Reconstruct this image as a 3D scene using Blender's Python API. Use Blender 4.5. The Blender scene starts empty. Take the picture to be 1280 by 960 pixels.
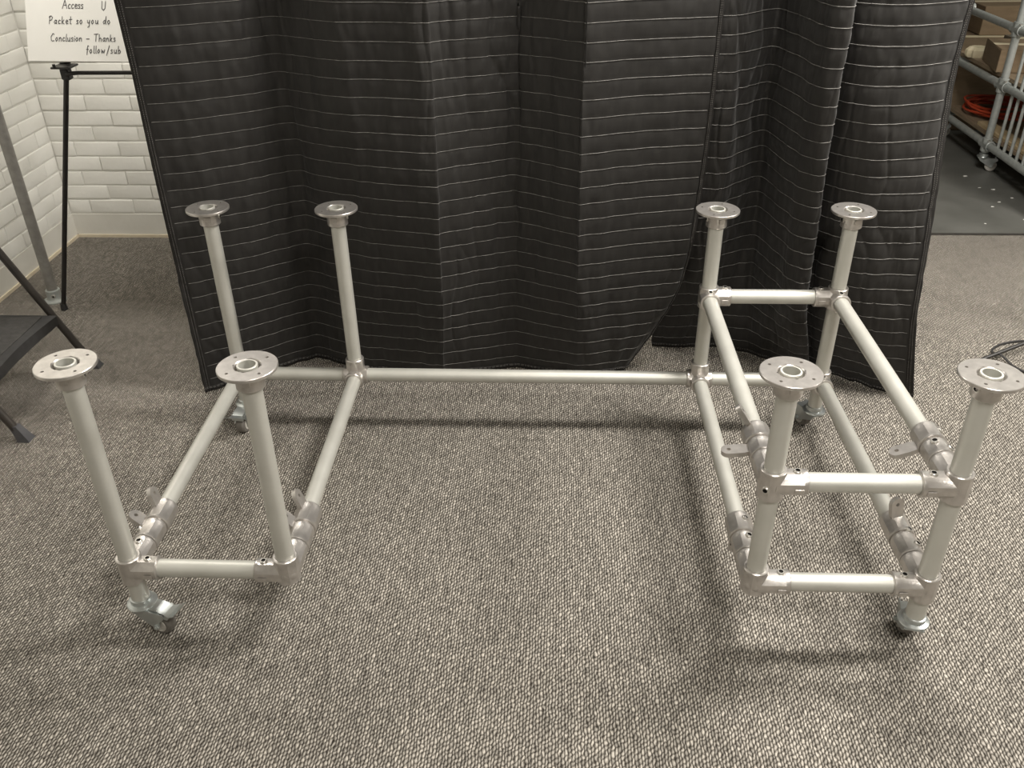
import bpy, math, random
from mathutils import Vector, Matrix, noise
R = math.radians
K = 1.33                       # plan units -> metres
scene = bpy.context.scene
col = scene.collection
random.seed(7)

# ------------------------------------------------------------------ camera
CAM = Vector((0.02649, -1.07617, 1.17946)) * K
PITCH, YAW, ROLL, FPX = 0.553593, -0.0519949, -0.0149724, 1099.56
fwd = Vector((math.sin(YAW)*math.cos(PITCH), math.cos(YAW)*math.cos(PITCH), -math.sin(PITCH)))
rgt = Vector((math.cos(YAW), -math.sin(YAW), 0))
upv = rgt.cross(fwd)
r2 = rgt*math.cos(ROLL) + upv*math.sin(ROLL)
u2 = -rgt*math.sin(ROLL) + upv*math.cos(ROLL)
cam_d = bpy.data.cameras.new('camera'); cam = bpy.data.objects.new('camera', cam_d); col.objects.link(cam)
m = Matrix((r2, u2, -fwd)).transposed().to_4x4(); m.translation = CAM
cam.matrix_world = m
cam_d.sensor_width = 36; cam_d.lens = FPX/1280*36; cam_d.clip_start = 0.05; cam_d.clip_end = 60
scene.camera = cam

# ------------------------------------------------------------------ world, lights, exposure
world = bpy.data.worlds.new('world'); scene.world = world; world.use_nodes = True
world.node_tree.nodes['Background'].inputs[0].default_value = (0.9, 0.92, 1.0, 1)
world.node_tree.nodes['Background'].inputs[1].default_value = 0.05
CEIL = 2.08                    # plan units
LIGHTS = [                     # x, y, length along x, width along y (plan units), watts
    (0.78, 0.50, 0.46, 0.28, 80),
    (2.40, 0.50, 0.55, 0.28, 112),
    (0.55, -1.15, 0.70, 0.40, 60),
    (-1.10, 1.15, 0.50, 0.30, 24),  # added fill lamp, brightens the white walls of the easel corner
]
def area(name, loc, sx, sy, watts, color):
    d = bpy.data.lights.new(name, 'AREA'); d.shape = 'RECTANGLE'; d.size = sx*K; d.size_y = sy*K
    d.energy = watts; d.color = color
    o = bpy.data.objects.new(name, d); o.location = Vector(loc)*K; col.objects.link(o)
    return o
for i, (lx, ly, sx, sy, w) in enumerate(LIGHTS):
    area('troffer_and_fill_light', (lx, ly, CEIL-0.05), sx, sy, w, (1.0, 0.955, 0.885))
area('store_light', (2.6, 2.9, 1.75), 0.5, 0.5, 7, (0.96, 1.0, 0.9))
scene.view_settings.view_transform = 'Standard'
scene.view_settings.look = 'None'
scene.view_settings.gamma = 1.0
scene.view_settings.use_curve_mapping = False
scene.view_settings.exposure = 0.0

# ------------------------------------------------------------------ materials
def new_mat(name, base=(0.5, 0.5, 0.5), rough=0.5, metal=0.0, spec=0.5):
    mt = bpy.data.materials.new(name); mt.use_nodes = True
    b = mt.node_tree.nodes['Principled BSDF']
    b.inputs['Base Color'].default_value = (*base, 1); b.inputs['Roughness'].default_value = rough
    b.inputs['Metallic'].default_value = metal; b.inputs['Specular IOR Level'].default_value = spec
    return mt
def nd(mt, t, **kw):
    n = mt.node_tree.nodes.new(t)
    for k, v in kw.items(): setattr(n, k, v)
    return n
def ln(mt, a, b): mt.node_tree.links.new(a, b)
def ramp(mt, stops):
    n = nd(mt, 'ShaderNodeValToRGB'); e = n.color_ramp.elements
    while len(e) < len(stops): e.new(0.5)
    for el, (p, c) in zip(e, stops): el.position = p; el.color = (*c, 1)
    return n
def noisy(mt, c1, c2, scale=20, detail=4, bump=0.0, bscale=None, stretch=None, dist=0.002):
    """procedural colour variation between c1 and c2, optional fine relief"""
    b = mt.node_tree.nodes['Principled BSDF']
    tc = nd(mt, 'ShaderNodeTexCoord'); src = tc.outputs['Object']
    if stretch:
        mp = nd(mt, 'ShaderNodeMapping'); mp.inputs['Scale'].default_value = stretch
        ln(mt, src, mp.inputs['Vector']); src = mp.outputs['Vector']
    n = nd(mt, 'ShaderNodeTexNoise'); n.inputs['Scale'].default_value = scale; n.inputs['Detail'].default_value = detail
    ln(mt, src, n.inputs['Vector'])
    rp = ramp(mt, [(0.3, c1), (0.7, c2)]); ln(mt, n.outputs['Fac'], rp.inputs['Fac'])
    ln(mt, rp.outputs['Color'], b.inputs['Base Color'])
    if bump:
        n2 = nd(mt, 'ShaderNodeTexNoise'); n2.inputs['Scale'].default_value = bscale or scale*4; n2.inputs['Detail'].default_value = 3
        ln(mt, src, n2.inputs['Vector'])
        bp = nd(mt, 'ShaderNodeBump'); bp.inputs['Strength'].default_value = bump; bp.inputs['Distance'].default_value = dist
        ln(mt, n2.outputs['Fac'], bp.inputs['Height']); ln(mt, bp.outputs['Normal'], b.inputs['Normal'])
    return mt

M = {}
M['pipe'] = noisy(new_mat('satin_aluminium', rough=0.45, metal=0.45), (0.55, 0.545, 0.50), (0.61, 0.605, 0.56), 14, 3)
M['cast'] = noisy(new_mat('cast_aluminium', rough=0.32, metal=0.8), (0.50, 0.475, 0.45), (0.64, 0.61, 0.58), 45, 5, 0.25, 260, dist=0.0008)
M['zinc'] = noisy(new_mat('zinc_plate', rough=0.3, metal=0.85), (0.50, 0.53, 0.53), (0.60, 0.63, 0.62), 30, 3)
M['screw'] = new_mat('black_screw', (0.02, 0.018, 0.016), 0.4, 0.6)
M['screw_rim'] = new_mat('screw_rim', (0.62, 0.6, 0.56), 0.3, 0.8)
M['rubber'] = noisy(new_mat('grey_rubber', rough=0.6), (0.13, 0.12, 0.105), (0.17, 0.155, 0.14), 40, 3)
M['hub'] = noisy(new_mat('pale_hub', rough=0.45), (0.42, 0.40, 0.36), (0.5, 0.48, 0.44), 40, 2)
M['black'] = noisy(new_mat('black_metal', rough=0.45), (0.014, 0.012, 0.011), (0.022, 0.02, 0.018), 20, 3)
M['black_soft'] = noisy(new_mat('black_plastic', rough=0.6), (0.018, 0.017, 0.017), (0.03, 0.029, 0.029), 30, 3)
M['foot'] = noisy(new_mat('grey_foot', rough=0.6), (0.055, 0.055, 0.06), (0.08, 0.08, 0.085), 30, 3)
M['tread'] = noisy(new_mat('step_tread', rough=0.75), (0.035, 0.033, 0.031), (0.055, 0.052, 0.049), 60, 4, 0.4, 300)
M['stool_tube'] = noisy(new_mat('brown_tube', rough=0.4, metal=0.2), (0.035, 0.03, 0.026), (0.05, 0.043, 0.037), 20, 3)
M['galv'] = noisy(new_mat('galvanised', rough=0.5, metal=0.45), (0.30, 0.29, 0.27), (0.40, 0.39, 0.37), 35, 4)
M['galv2'] = noisy(new_mat('galvanised_cart', rough=0.45, metal=0.4), (0.40, 0.43, 0.42), (0.52, 0.54, 0.52), 35, 4)
M['paint'] = noisy(new_mat('white_paint', rough=0.55), (0.83, 0.82, 0.77), (0.87, 0.86, 0.815), 9, 4, 0.35, 60, dist=0.003)
M['base'] = noisy(new_mat('base_paint', rough=0.6), (0.74, 0.72, 0.66), (0.80, 0.785, 0.73), 7, 5, 0.2, 50, dist=0.003)
M['caulk'] = noisy(new_mat('cream_caulk', rough=0.6), (0.72, 0.62, 0.46), (0.78, 0.70, 0.55), 30, 3)
M['paper'] = noisy(new_mat('paper', rough=0.8), (0.86, 0.85, 0.81), (0.88, 0.87, 0.835), 6, 2)
M['ink'] = new_mat('marker_ink', (0.06, 0.055, 0.06), 0.7)
M['thread'] = noisy(new_mat('grey_thread', rough=0.7), (0.13, 0.125, 0.115), (0.30, 0.29, 0.275), 60, 2)
M['ceil'] = noisy(new_mat('ceiling_tile', rough=0.9), (0.70, 0.69, 0.66), (0.76, 0.75, 0.72), 40, 4)
M['drywall'] = noisy(new_mat('drywall', rough=0.8), (0.55, 0.54, 0.5), (0.6, 0.59, 0.55), 5, 3)
M['dim_wall'] = noisy(new_mat('store_wall', rough=0.9), (0.16, 0.15, 0.12), (0.22, 0.2, 0.17), 5, 3)
M['card'] = noisy(new_mat('cardboard', rough=0.85), (0.17, 0.122, 0.072), (0.22, 0.158, 0.098), 8, 4, stretch=(1, 1, 6))
M['card_dark'] = noisy(new_mat('cardboard_dark', rough=0.85), (0.12, 0.10, 0.07), (0.16, 0.13, 0.095), 8, 4)
M['wood'] = noisy(new_mat('pine', rough=0.7), (0.42, 0.31, 0.17), (0.55, 0.43, 0.26), 14, 4, stretch=(8, 1, 8))
M['ply'] = noisy(new_mat('plywood', rough=0.75), (0.20, 0.15, 0.095), (0.28, 0.21, 0.14), 10, 4, stretch=(6, 1, 6))
M['orange'] = noisy(new_mat('orange_cord', rough=0.5), (0.42, 0.05, 0.018), (0.50, 0.07, 0.024), 20, 2)
M['tape'] = noisy(new_mat('pale_sack', rough=0.7), (0.55, 0.48, 0.32), (0.62, 0.55, 0.40), 20, 3)
M['housing'] = new_mat('lamp_housing', (0.8, 0.8, 0.78), 0.5)
M['strip'] = noisy(new_mat('dark_strip', rough=0.5), (0.03, 0.028, 0.025), (0.05, 0.045, 0.04), 30, 2)

def fabric():
    mt = new_mat('black_quilt_fabric', rough=0.6, spec=0.4)
    b = mt.node_tree.nodes['Principled BSDF']
    b.inputs['Sheen Weight'].default_value = 0.12; b.inputs['Sheen Roughness'].default_value = 0.45
    tc = nd(mt, 'ShaderNodeTexCoord')
    mp = nd(mt, 'ShaderNodeMapping'); mp.inputs['Scale'].default_value = (1, 1, 0.25); ln(mt, tc.outputs['Object'], mp.inputs['Vector'])
    n = nd(mt, 'ShaderNodeTexNoise'); n.inputs['Scale'].default_value = 60; n.inputs['Detail'].default_value = 4; ln(mt, mp.outputs['Vector'], n.inputs['Vector'])
    rp = ramp(mt, [(0.3, (0.0125, 0.0113, 0.0103)), (0.7, (0.020, 0.0185, 0.017))]); ln(mt, n.outputs['Fac'], rp.inputs['Fac'])
    ln(mt, rp.outputs['Color'], b.inputs['Base Color'])
    n2 = nd(mt, 'ShaderNodeTexNoise'); n2.inputs['Scale'].default_value = 900; ln(mt, tc.outputs['Object'], n2.inputs['Vector'])
    bp = nd(mt, 'ShaderNodeBump'); bp.inputs['Strength'].default_value = 0.25; bp.inputs['Distance'].default_value = 0.0006
    ln(mt, n2.outputs['Fac'], bp.inputs['Height']); ln(mt, bp.outputs['Normal'], b.inputs['Normal'])
    return mt
M['fabric'] = fabric()
M['binding'] = noisy(new_mat('black_binding', rough=0.75, spec=0.3), (0.014, 0.0125, 0.0115), (0.021, 0.019, 0.0175), 60, 3)

def carpet():
    """loop pile: staggered columns of elongated yarn loops, each loop its own tone, darkening towards the gaps"""
    mt = new_mat('loop_carpet', rough=0.95, spec=0.1)
    b = mt.node_tree.nodes['Principled BSDF']
    def mth(op, a, c=None):
        n = nd(mt, 'ShaderNodeMath', operation=op)
        for i, v in enumerate((a, c)):
            if v is None: continue
            if isinstance(v, (int, float)): n.inputs[i].default_value = v
            else: ln(mt, v, n.inputs[i])
        return n.outputs[0]
    tc = nd(mt, 'ShaderNodeTexCoord')
    mp = nd(mt, 'ShaderNodeMapping'); mp.inputs['Scale'].default_value = (1/0.0067, 1/0.0128, 1); mp.inputs['Rotation'].default_value = (0, 0, R(0.5))
    ln(mt, tc.outputs['Object'], mp.inputs['Vector'])
    jn = nd(mt, 'ShaderNodeTexNoise'); jn.inputs['Scale'].default_value = 0.55; jn.inputs['Detail'].default_value = 2; ln(mt, mp.outputs['Vector'], jn.inputs['Vector'])
    jv = nd(mt, 'ShaderNodeVectorMath', operation='SUBTRACT'); ln(mt, jn.outputs['Color'], jv.inputs[0]); jv.inputs[1].default_value = (0.5, 0.5, 0.5)
    js = nd(mt, 'ShaderNodeVectorMath', operation='SCALE'); ln(mt, jv.outputs[0], js.inputs[0]); js.inputs['Scale'].default_value = 1.5
    ja = nd(mt, 'ShaderNodeVectorMath', operation='ADD'); ln(mt, mp.outputs['Vector'], ja.inputs[0]); ln(mt, js.outputs[0], ja.inputs[1])
    sx = nd(mt, 'ShaderNodeSeparateXYZ'); ln(mt, ja.outputs[0], sx.inputs[0])
    cx = sx.outputs['X']; colm = mth('FLOOR', cx); fx = mth('SUBTRACT', mth('SUBTRACT', cx, colm), 0.5)
    half = mth('MULTIPLY', colm, 0.5); yy = mth('ADD', mth('ADD', sx.outputs['Y'], half), mth('MULTIPLY', fx, -0.3))
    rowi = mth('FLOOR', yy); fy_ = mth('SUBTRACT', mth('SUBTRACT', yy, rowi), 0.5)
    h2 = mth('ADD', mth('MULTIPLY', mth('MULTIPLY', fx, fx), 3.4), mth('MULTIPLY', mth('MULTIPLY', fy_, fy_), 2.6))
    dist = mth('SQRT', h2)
    rp = ramp(mt, [(0.25, LIGHT_YARN), (0.62, MID_YARN), (0.98, LOOP_GAP)])
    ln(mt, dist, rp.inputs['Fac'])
    cb = nd(mt, 'ShaderNodeCombineXYZ'); ln(mt, colm, cb.inputs['X']); ln(mt, rowi, cb.inputs['Y'])
    wn = nd(mt, 'ShaderNodeTexWhiteNoise', noise_dimensions='2D'); ln(mt, cb.outputs[0], wn.inputs['Vector'])
    mr = nd(mt, 'ShaderNodeMapRange'); mr.inputs['To Min'].default_value = 0.68; mr.inputs['To Max'].default_value = 1.24; ln(mt, wn.outputs['Value'], mr.inputs['Value'])
    n = nd(mt, 'ShaderNodeTexNoise'); n.inputs['Scale'].default_value = 2.2; n.inputs['Detail'].default_value = 5; ln(mt, tc.outputs['Object'], n.inputs['Vector'])
    mr2 = nd(mt, 'ShaderNodeMapRange'); mr2.inputs['From Min'].default_value = 0.3; mr2.inputs['From Max'].default_value = 0.7; mr2.inputs['To Min'].default_value = 0.92; mr2.inputs['To Max'].default_value = 1.05; ln(mt, n.outputs['Fac'], mr2.inputs['Value'])
    mul = mth('MULTIPLY', mr.outputs['Result'], mr2.outputs['Result'])
    vs = nd(mt, 'ShaderNodeVectorMath', operation='SCALE'); ln(mt, rp.outputs['Color'], vs.inputs[0]); ln(mt, mul, vs.inputs['Scale'])
    ln(mt, vs.outputs['Vector'], b.inputs['Base Color'])
    inv = mth('SUBTRACT', 1.0, dist)
    bp = nd(mt, 'ShaderNodeBump'); bp.inputs['Strength'].default_value = 0.7; bp.inputs['Distance'].default_value = 0.004
    ln(mt, inv, bp.inputs['Height']); ln(mt, bp.outputs['Normal'], b.inputs['Normal'])
    return mt
LIGHT_YARN, MID_YARN, LOOP_GAP = (0.47, 0.437, 0.388), (0.235, 0.215, 0.187), (0.040, 0.035, 0.029)
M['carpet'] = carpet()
def concrete():
    mt = noisy(new_mat('sealed_floor', rough=0.45), (0.105, 0.105, 0.095), (0.15, 0.15, 0.138), 5, 6, 0.1, 60)
    return mt
M['concrete'] = concrete()
def painted_brick_far():
    mt = new_mat('painted_brick', rough=0.6)
    b = mt.node_tree.nodes['Principled BSDF']
    b.inputs['Base Color'].default_value = (0.85, 0.84, 0.79, 1)
    tc = nd(mt, 'ShaderNodeTexCoord'); sx = nd(mt, 'ShaderNodeSeparateXYZ'); ln(mt, tc.outputs['Object'], sx.inputs[0])
    ad = nd(mt, 'ShaderNodeMath', operation='ADD'); ln(mt, sx.outputs['X'], ad.inputs[0]); ln(mt, sx.outputs['Y'], ad.inputs[1])
    cb = nd(mt, 'ShaderNodeCombineXYZ'); ln(mt, ad.outputs[0], cb.inputs['X']); ln(mt, sx.outputs['Z'], cb.inputs['Y'])
    br = nd(mt, 'ShaderNodeTexBrick'); br.inputs['Scale'].default_value = 1; br.inputs['Brick Width'].default_value = 0.2032; br.inputs['Row Height'].default_value = 0.0672
    br.inputs['Mortar Size'].default_value = 0.005; ln(mt, cb.outputs[0], br.inputs['Vector'])
    bp = nd(mt, 'ShaderNodeBump'); bp.inputs['Strength'].default_value = 0.6; bp.inputs['Distance'].default_value = 0.004; bp.invert = True
    ln(mt, br.outputs['Fac'], bp.inputs['Height']); ln(mt, bp.outputs['Normal'], b.inputs['Normal'])
    return mt
M['brick_far'] = painted_brick_far()

# ------------------------------------------------------------------ mesh helpers (all in plan units)
def axes(d):
    d = Vector(d).normalized()
    h = Vector((0, 0, 1)) if abs(d.z) < 0.9 else Vector((0, 1, 0))
    u = h.cross(d).normalized(); v = d.cross(u)
    return d, u, v
class B:
    def __init__(s): s.v = []; s.f = []; s.m = []
    def ring_skin(s, rings, caps=(False, False), mi=0, closed=False):
        o = len(s.v); n = len(rings[0])
        for r in rings: s.v += [tuple(p) for p in r]
        k = len(rings)
        for i in range(k if closed else k-1):
            a, b = o+i*n, o+((i+1) % k)*n
            for j in range(n):
                s.f.append((a+j, a+(j+1) % n, b+(j+1) % n, b+j)); s.m.append(mi)
        if caps[0]: s.f.append(tuple(o+j for j in reversed(range(n)))); s.m.append(mi)
        if caps[1]: s.f.append(tuple(o+(k-1)*n+j for j in range(n))); s.m.append(mi)
    def lathe(s, p0, d, prof, n=20, caps=(True, True), mi=0, octo=None, closed=False, phase=0.0):
        d, u, v = axes(d); p0 = Vector(p0); rings = []
        for i, (r, t) in enumerate(prof):
            ring = []
            for j in range(n):
                a = 2*math.pi*j/n + phase; k = 1.0
                if octo and octo[i]:
                    q = (a-phase) % (math.pi/4)
                    k = 1+octo[i]*(1/math.cos(abs(q-math.pi/8)) - 1 + 0.02) if False else 1+octo[i]*(math.cos(math.pi/8)/math.cos(q-math.pi/8)-0.96)
                ring.append(p0+d*t+(u*math.cos(a)+v*math.sin(a))*r*k)
            rings.append(ring)
        s.ring_skin(rings, caps, mi, closed)
    def tube(s, a, b, r, n=16, caps=(True, True), mi=0):
        a = Vector(a); b = Vector(b); s.lathe(a, b-a, [(r, 0), (r, (b-a).length)], n, caps, mi)
    def hollow(s, a, b, r, ri, n=20, mi=0):
        a = Vector(a); b = Vector(b); L = (b-a).length
        s.lathe(a, b-a, [(r, 0), (r, L-0.0006), (r-0.0006, L), (ri, L), (ri, 0)], n, (False, False), mi, closed=True)
    def path(s, pts, r, n=8, caps=(True, True), mi=0):
        pts = [Vector(p) for p in pts]; rings = []; pu = None
        for i, p in enumerate(pts):
            d = (pts[min(i+1, len(pts)-1)]-pts[max(i-1, 0)]).normalized()
            if pu is None: _, u, _ = axes(d)
            else:
                u = pu-d*pu.dot(d); u = u.normalized() if u.length > 1e-6 else axes(d)[1]
            pu = u; v = d.cross(u)
            rings.append([p+(u*math.cos(2*math.pi*j/n)+v*math.sin(2*math.pi*j/n))*r for j in range(n)])
        s.ring_skin(rings, caps, mi)
    def box(s, c, sz, rot=None, mi=0, bev=0.0):
        c = Vector(c); hx, hy, hz = [q/2 for q in sz]; rot = rot or Matrix.Identity(3)
        if bev <= 0:
            o = len(s.v)
            for z in (-hz, hz):
                for x, y in ((-hx, -hy), (hx, -hy), (hx, hy), (-hx, hy)): s.v.append(tuple(c+rot @ Vector((x, y, z))))
            for f in ((3, 2, 1, 0), (4, 5, 6, 7), (0, 1, 5, 4), (1, 2, 6, 5), (2, 3, 7, 6), (3, 0, 4, 7)):
                s.f.append(tuple(o+i for i in f)); s.m.append(mi)
        else:                      # bevelled box: stacked chamfered rings
            rings = []
            for z, q in ((-hz, bev), (-hz+bev, 0), (hz-bev, 0), (hz, bev)):
                X, Y = hx-q, hy-q; e = bev*0.8
                rings.append([c+rot @ Vector(p+(z,)) for p in ((-X+e, -Y), (X-e, -Y), (X, -Y+e), (X, Y-e), (X-e, Y), (-X+e, Y), (-X, Y-e), (-X, -Y+e))])
            s.ring_skin(rings, (True, True), mi)
    def prism(s, poly, thick, org, ex, ey, mi=0):
        """polygon in the ex/ey plane at org, thickened along ex x ey, centred"""
        org = Vector(org); ex = Vector(ex); ey = Vector(ey); n = ex.cross(ey).normalized()*thick/2
        s.ring_skin([[org+ex*a+ey*b-n for a, b in poly], [org+ex*a+ey*b+n for a, b in poly]], (True, True), mi)
    def lug(s, org, out, side, length, w, thick, hole, mi=0, n=24):
        """flat tab with rounded end and a drilled hole, starting at org and pointing along out"""
        org = Vector(org); out = Vector(out).normalized(); side = Vector(side).normalized()
        nn = out.cross(side).normalized()*thick/2; c = org+out*(length-w/2); rings = [[], [], [], []]
        for j in range(n):
            a = 2*math.pi*j/n; ca, sa = math.cos(a), math.sin(a)
            ro = w/2
            if ca < 0: ro = min(w/2/max(abs(sa), 1e-6), (length-w/2)/max(-ca, 1e-6))
            o_ = c+out*ca*ro+side*sa*ro*(1.0); i_ = c+(out*ca+side*sa)*hole
            rings[0].append(o_-nn); rings[1].append(o_+nn); rings[2].append(i_+nn); rings[3].append(i_-nn)
        s.ring_skin(rings, (False, False), mi, closed=True)
    def mesh(s, name, mats, smooth=True, angle=32):
        me = bpy.data.meshes.new(name)
        me.from_pydata([(a*K, b*K, c*K) for a, b, c in s.v], [], s.f)
        for mt in mats: me.materials.append(mt)
        if len(mats) > 1: me.polygons.foreach_set('material_index', s.m)
        if smooth:
            me.polygons.foreach_set('use_smooth', [True]*len(me.polygons))
            me.set_sharp_from_angle(angle=R(angle))
        me.update()
        import bmesh
        bm = bmesh.new(); bm.from_mesh(me); bmesh.ops.recalc_face_normals(bm, faces=bm.faces); bm.to_mesh(me); bm.free()
        return me
def place(name, me, loc=(0, 0, 0), parent=None, rotz=0.0, rot=None):
    """me is placed at plan location loc (relative to the parent when there is one)"""
    o = bpy.data.objects.new(name, me); col.objects.link(o)
    o.location = Vector(loc)*K
    o.rotation_euler = rot if rot else (0, 0, rotz)
    if parent: o.parent = parent
    return o
def part(name, b, mats, parent=None, smooth=True, angle=32, loc=(0, 0, 0)):
    if not isinstance(mats, (list, tuple)): mats = [mats]
    return place(name, b.mesh(name, mats, smooth, angle), loc, parent)
def tag(o, label, cat, group=None):
    o['label'] = label; o['category'] = cat
    if group: o['group'] = group
    return o
def thing(name, label, cat, loc=(0, 0, 0), group=None):
    o = bpy.data.objects.new(name, None); col.objects.link(o); o.location = Vector(loc)*K
    o.empty_display_size = 0.05
    return tag(o, label, cat, group)
def struct(o): o['kind'] = 'structure'; return o
def stuff(o): o['kind'] = 'stuff'; return o

# ------------------------------------------------------------------ room shell
XL, YB, XR, YF, YS = -1.66, 1.79, 4.2, -3.4, 1.846
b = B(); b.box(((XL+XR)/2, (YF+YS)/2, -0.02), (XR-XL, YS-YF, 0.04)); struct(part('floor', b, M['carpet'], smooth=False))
b = B(); b.box(((0.9+XR)/2, (YS+5.0)/2+0.004, -0.0205), (XR-0.9, 5.0-YS, 0.04)); o = struct(part('floor', b, M['concrete'], smooth=False)); o['label'] = 'smooth dark grey floor of the store area beyond the carpet'
b = B(); b.box((2.7, YS+0.002, 0.0015), (3.0, 0.012, 0.004)); struct(part('trim_1', b, M['strip'], smooth=False))
b = B(); b.box(((XL+XR)/2, 0.8, CEIL+0.02), (XR-XL+0.2, 8.6, 0.04)); struct(part('ceiling', b, M['ceil'], smooth=False))

# painted brick walls: every brick in reach of the view is a piece, the rest of the wall carries the same bond as relief
COURSE, BL, BASE, ROWS, GAP = 0.0505, 0.1525, 0.087, 21, 0.0036
ZTOP = BASE+ROWS*COURSE
VGAP = 0.0018
def brick_mesh(seed, length):
    rr = random.Random(seed); b = B()
    L_, H_, D_ = length-VGAP, COURSE-GAP, 0.02
    j = lambda: rr.uniform(-0.0007, 0.0007)
    rings = []
    for y_, q in ((0, 0), (D_-0.0028, 0.0), (D_-0.0008, 0.0012), (D_, 0.0034)):
        e = 0.002; X_, Z_ = L_/2-q*0.7, H_/2-q
        rings.append([Vector((x+j(), -y_+j()*0.5, z+j())) for x, z in ((-X_+e, -Z_), (0, -Z_), (X_-e, -Z_), (X_, -Z_+e), (X_, Z_-e), (X_-e, Z_), (0, Z_), (-X_+e, Z_), (-X_, Z_-e), (-X_, -Z_+e))])
    b.ring_skin(rings, (False, True)); return b.mesh('brick', [M['paint']], True, 25)
brick_meshes = [brick_mesh(40+k, BL) for k in range(5)]
half_meshes = [brick_mesh(60+k, BL/2) for k in range(3)]
def brick_wall(wall, fixed, along0, along1, along_x, n_rows, from_start):
    """running bond of brick pieces proud of the wall slab, laid out from the corner"""
    for r in range(n_rows):
        z = BASE+(r+0.5)*COURSE; t = 0.0; first = (r % 2 == (0 if along_x else 1)); span = along1-along0
        while True:
            ln_ = BL/2 if first else BL
            if t+ln_ > span+0.001: break
            me = random.choice(half_meshes if first else brick_meshes); first = False
            a = (along0+t+ln_/2) if from_start else (along1-t-ln_/2)
            dz = random.uniform(-0.0008, 0.0008); dd = random.uniform(-0.0012, 0.0012)
            if along_x: place('brick', me, (a, fixed+dd, z+dz), wall, random.uniform(-0.004, 0.004))
            else: place('brick', me, (fixed+dd, a, z+dz), wall, R(90)+random.uniform(-0.004, 0.004))
            t += ln_
# left wall slab: face at XL, recessed 6 mm behind the brick faces
def wall_slab(name, x0, x1, y0, y1, z0, z1, mat): 
    b = B(); b.box(((x0+x1)/2, (y0+y1)/2, (z0+z1)/2), (x1-x0, y1-y0, z1-z0)); return struct(part(name, b, mat, smooth=False))
wl = wall_slab('wall_left', XL-0.15, XL-0.0035, YF, YB+0.15, 0, CEIL, M['paint'])
brick_wall(wl, XL-0.02, 0.15, YB, False, ROWS, False)
wb = wall_slab('wall_back', XL-0.0035, 1.12, YB+0.0035, YB+0.15, 0, CEIL, M['paint'])
brick_wall(wb, YB+0.02, XL, -0.72, True, ROWS, True)
wall_slab('trim_2', XL-0.004, XL, YF, 0.15, ZTOP-ROWS*COURSE, ZTOP, M['brick_far'])
wall_slab('trim_3', XL-0.004, XL, YF, YB, ZTOP, CEIL, M['brick_far'])
wall_slab('trim_4', XL, 1.12, YB, YB+0.004, ZTOP, CEIL, M['brick_far'])
wall_slab('trim_5', -0.72, 1.12, YB, YB+0.004, BASE, ZTOP, M['brick_far'])
# smooth painted base course with a cream sealant line at the carpet
def baseboard(name, x0, x1, y0, y1, zt):
    o = wall_slab(name, x0, x1, y0, y1, 0.0, zt, M['base']); return o
bl = baseboard('baseboard_left', XL-0.004, XL+0.001, YF, YB, BASE-0.003)
bb = baseboard('baseboard_back', XL, 1.12, YB-0.001, YB+0.004, BASE-0.003)
b = B(); b.box((XL+0.003, (YF+YB)/2, 0.005), (0.006, YB-YF, 0.010)); part('sealant', b, M['caulk'], bl, False)
b = B(); b.box(((XL+1.12)/2, YB-0.003, 0.005), (1.12-XL, 0.006, 0.010)); part('sealant', b, M['caulk'], bb, False)
wall_slab('wall_right', XR, XR+0.1, YF, 5.0, 0, CEIL, M['drywall'])
wall_slab('wall_front', XL, XR, YF-0.1, YF, 0, CEIL, M['drywall'])
wall_slab('wall_store', 0.9, XR, 5.0, 5.1, 0, CEIL, M['dim_wall'])
wall_slab('wall_partition', 1.0, 1.12, YB+0.15, 5.0, 0, CEIL, M['dim_wall'])

# ------------------------------------------------------------------ pipe table frame
X = dict(A=-0.6811, B=-0.4122, C=0.3637, D=0.6389, E=-0.6905, F=-0.4207, G=0.3597, H=0.6304)
LY, HT, ZL, ZU = 0.6393, 0.5396, 0.1387, 0.3448
PR, PRI, SR = 0.0154, 0.0125, 0.0204
Y = {n: (0.0 if n in 'ABCD' else LY) for n in X}
frame = thing('pipe_table_frame', 'legs and rails of a table base made of pale aluminium pipe, on casters', 'table frame', (0, 0.32, 0))
O = Vector((0, 0.32, 0))
def fpart(name, b, mats, parent=None, org=None, angle=32):
    """frame part whose own origin is org"""
    org = Vector(org if org is not None else (0, 0, 0))
    b.v = [tuple(Vector(p)-org) for p in b.v]
    base = O if parent is None else parent['_o']
    o = part(name, b, mats, parent or frame, angle=angle, loc=org-Vector(base))
    o['_o'] = tuple(org)
    return o
CB = 0.070            # pipe ends above the caster plate here
for n in 'ABCDEFGH':
    p = Vector((X[n], Y[n], 0)); b = B()
    z0 = CB if n in 'AEDH' else ZL-0.01
    b.hollow(p+Vector((0, 0, z0)), p+Vector((0, 0, HT+0.0015)), PR, PRI, 28); fpart('post', b, M['pipe'], org=p+Vector((0, 0, z0)))
def rail(a, c, z):
    b = B(); b.tube((X[a], Y[a], z), (X[c], Y[c], z), PR, 24); fpart('rail', b, M['pipe'], org=(X[a], Y[a], z))
for a, c, z in (('A', 'B', ZL), ('C', 'D', ZL), ('C', 'D', ZU), ('G', 'H', ZU), ('A', 'E', ZL), ('B', 'F', ZL), ('C', 'G', ZL), ('D', 'H', ZL), ('C', 'G', ZU), ('D', 'H', ZU)):
    rail(a, c, z)
b = B(); b.tube((X['E'], LY, ZL), (X['H'], LY, ZL), PR, 24); fpart('rail', b, M['pipe'], org=(X['E'], LY, ZL))

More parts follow.
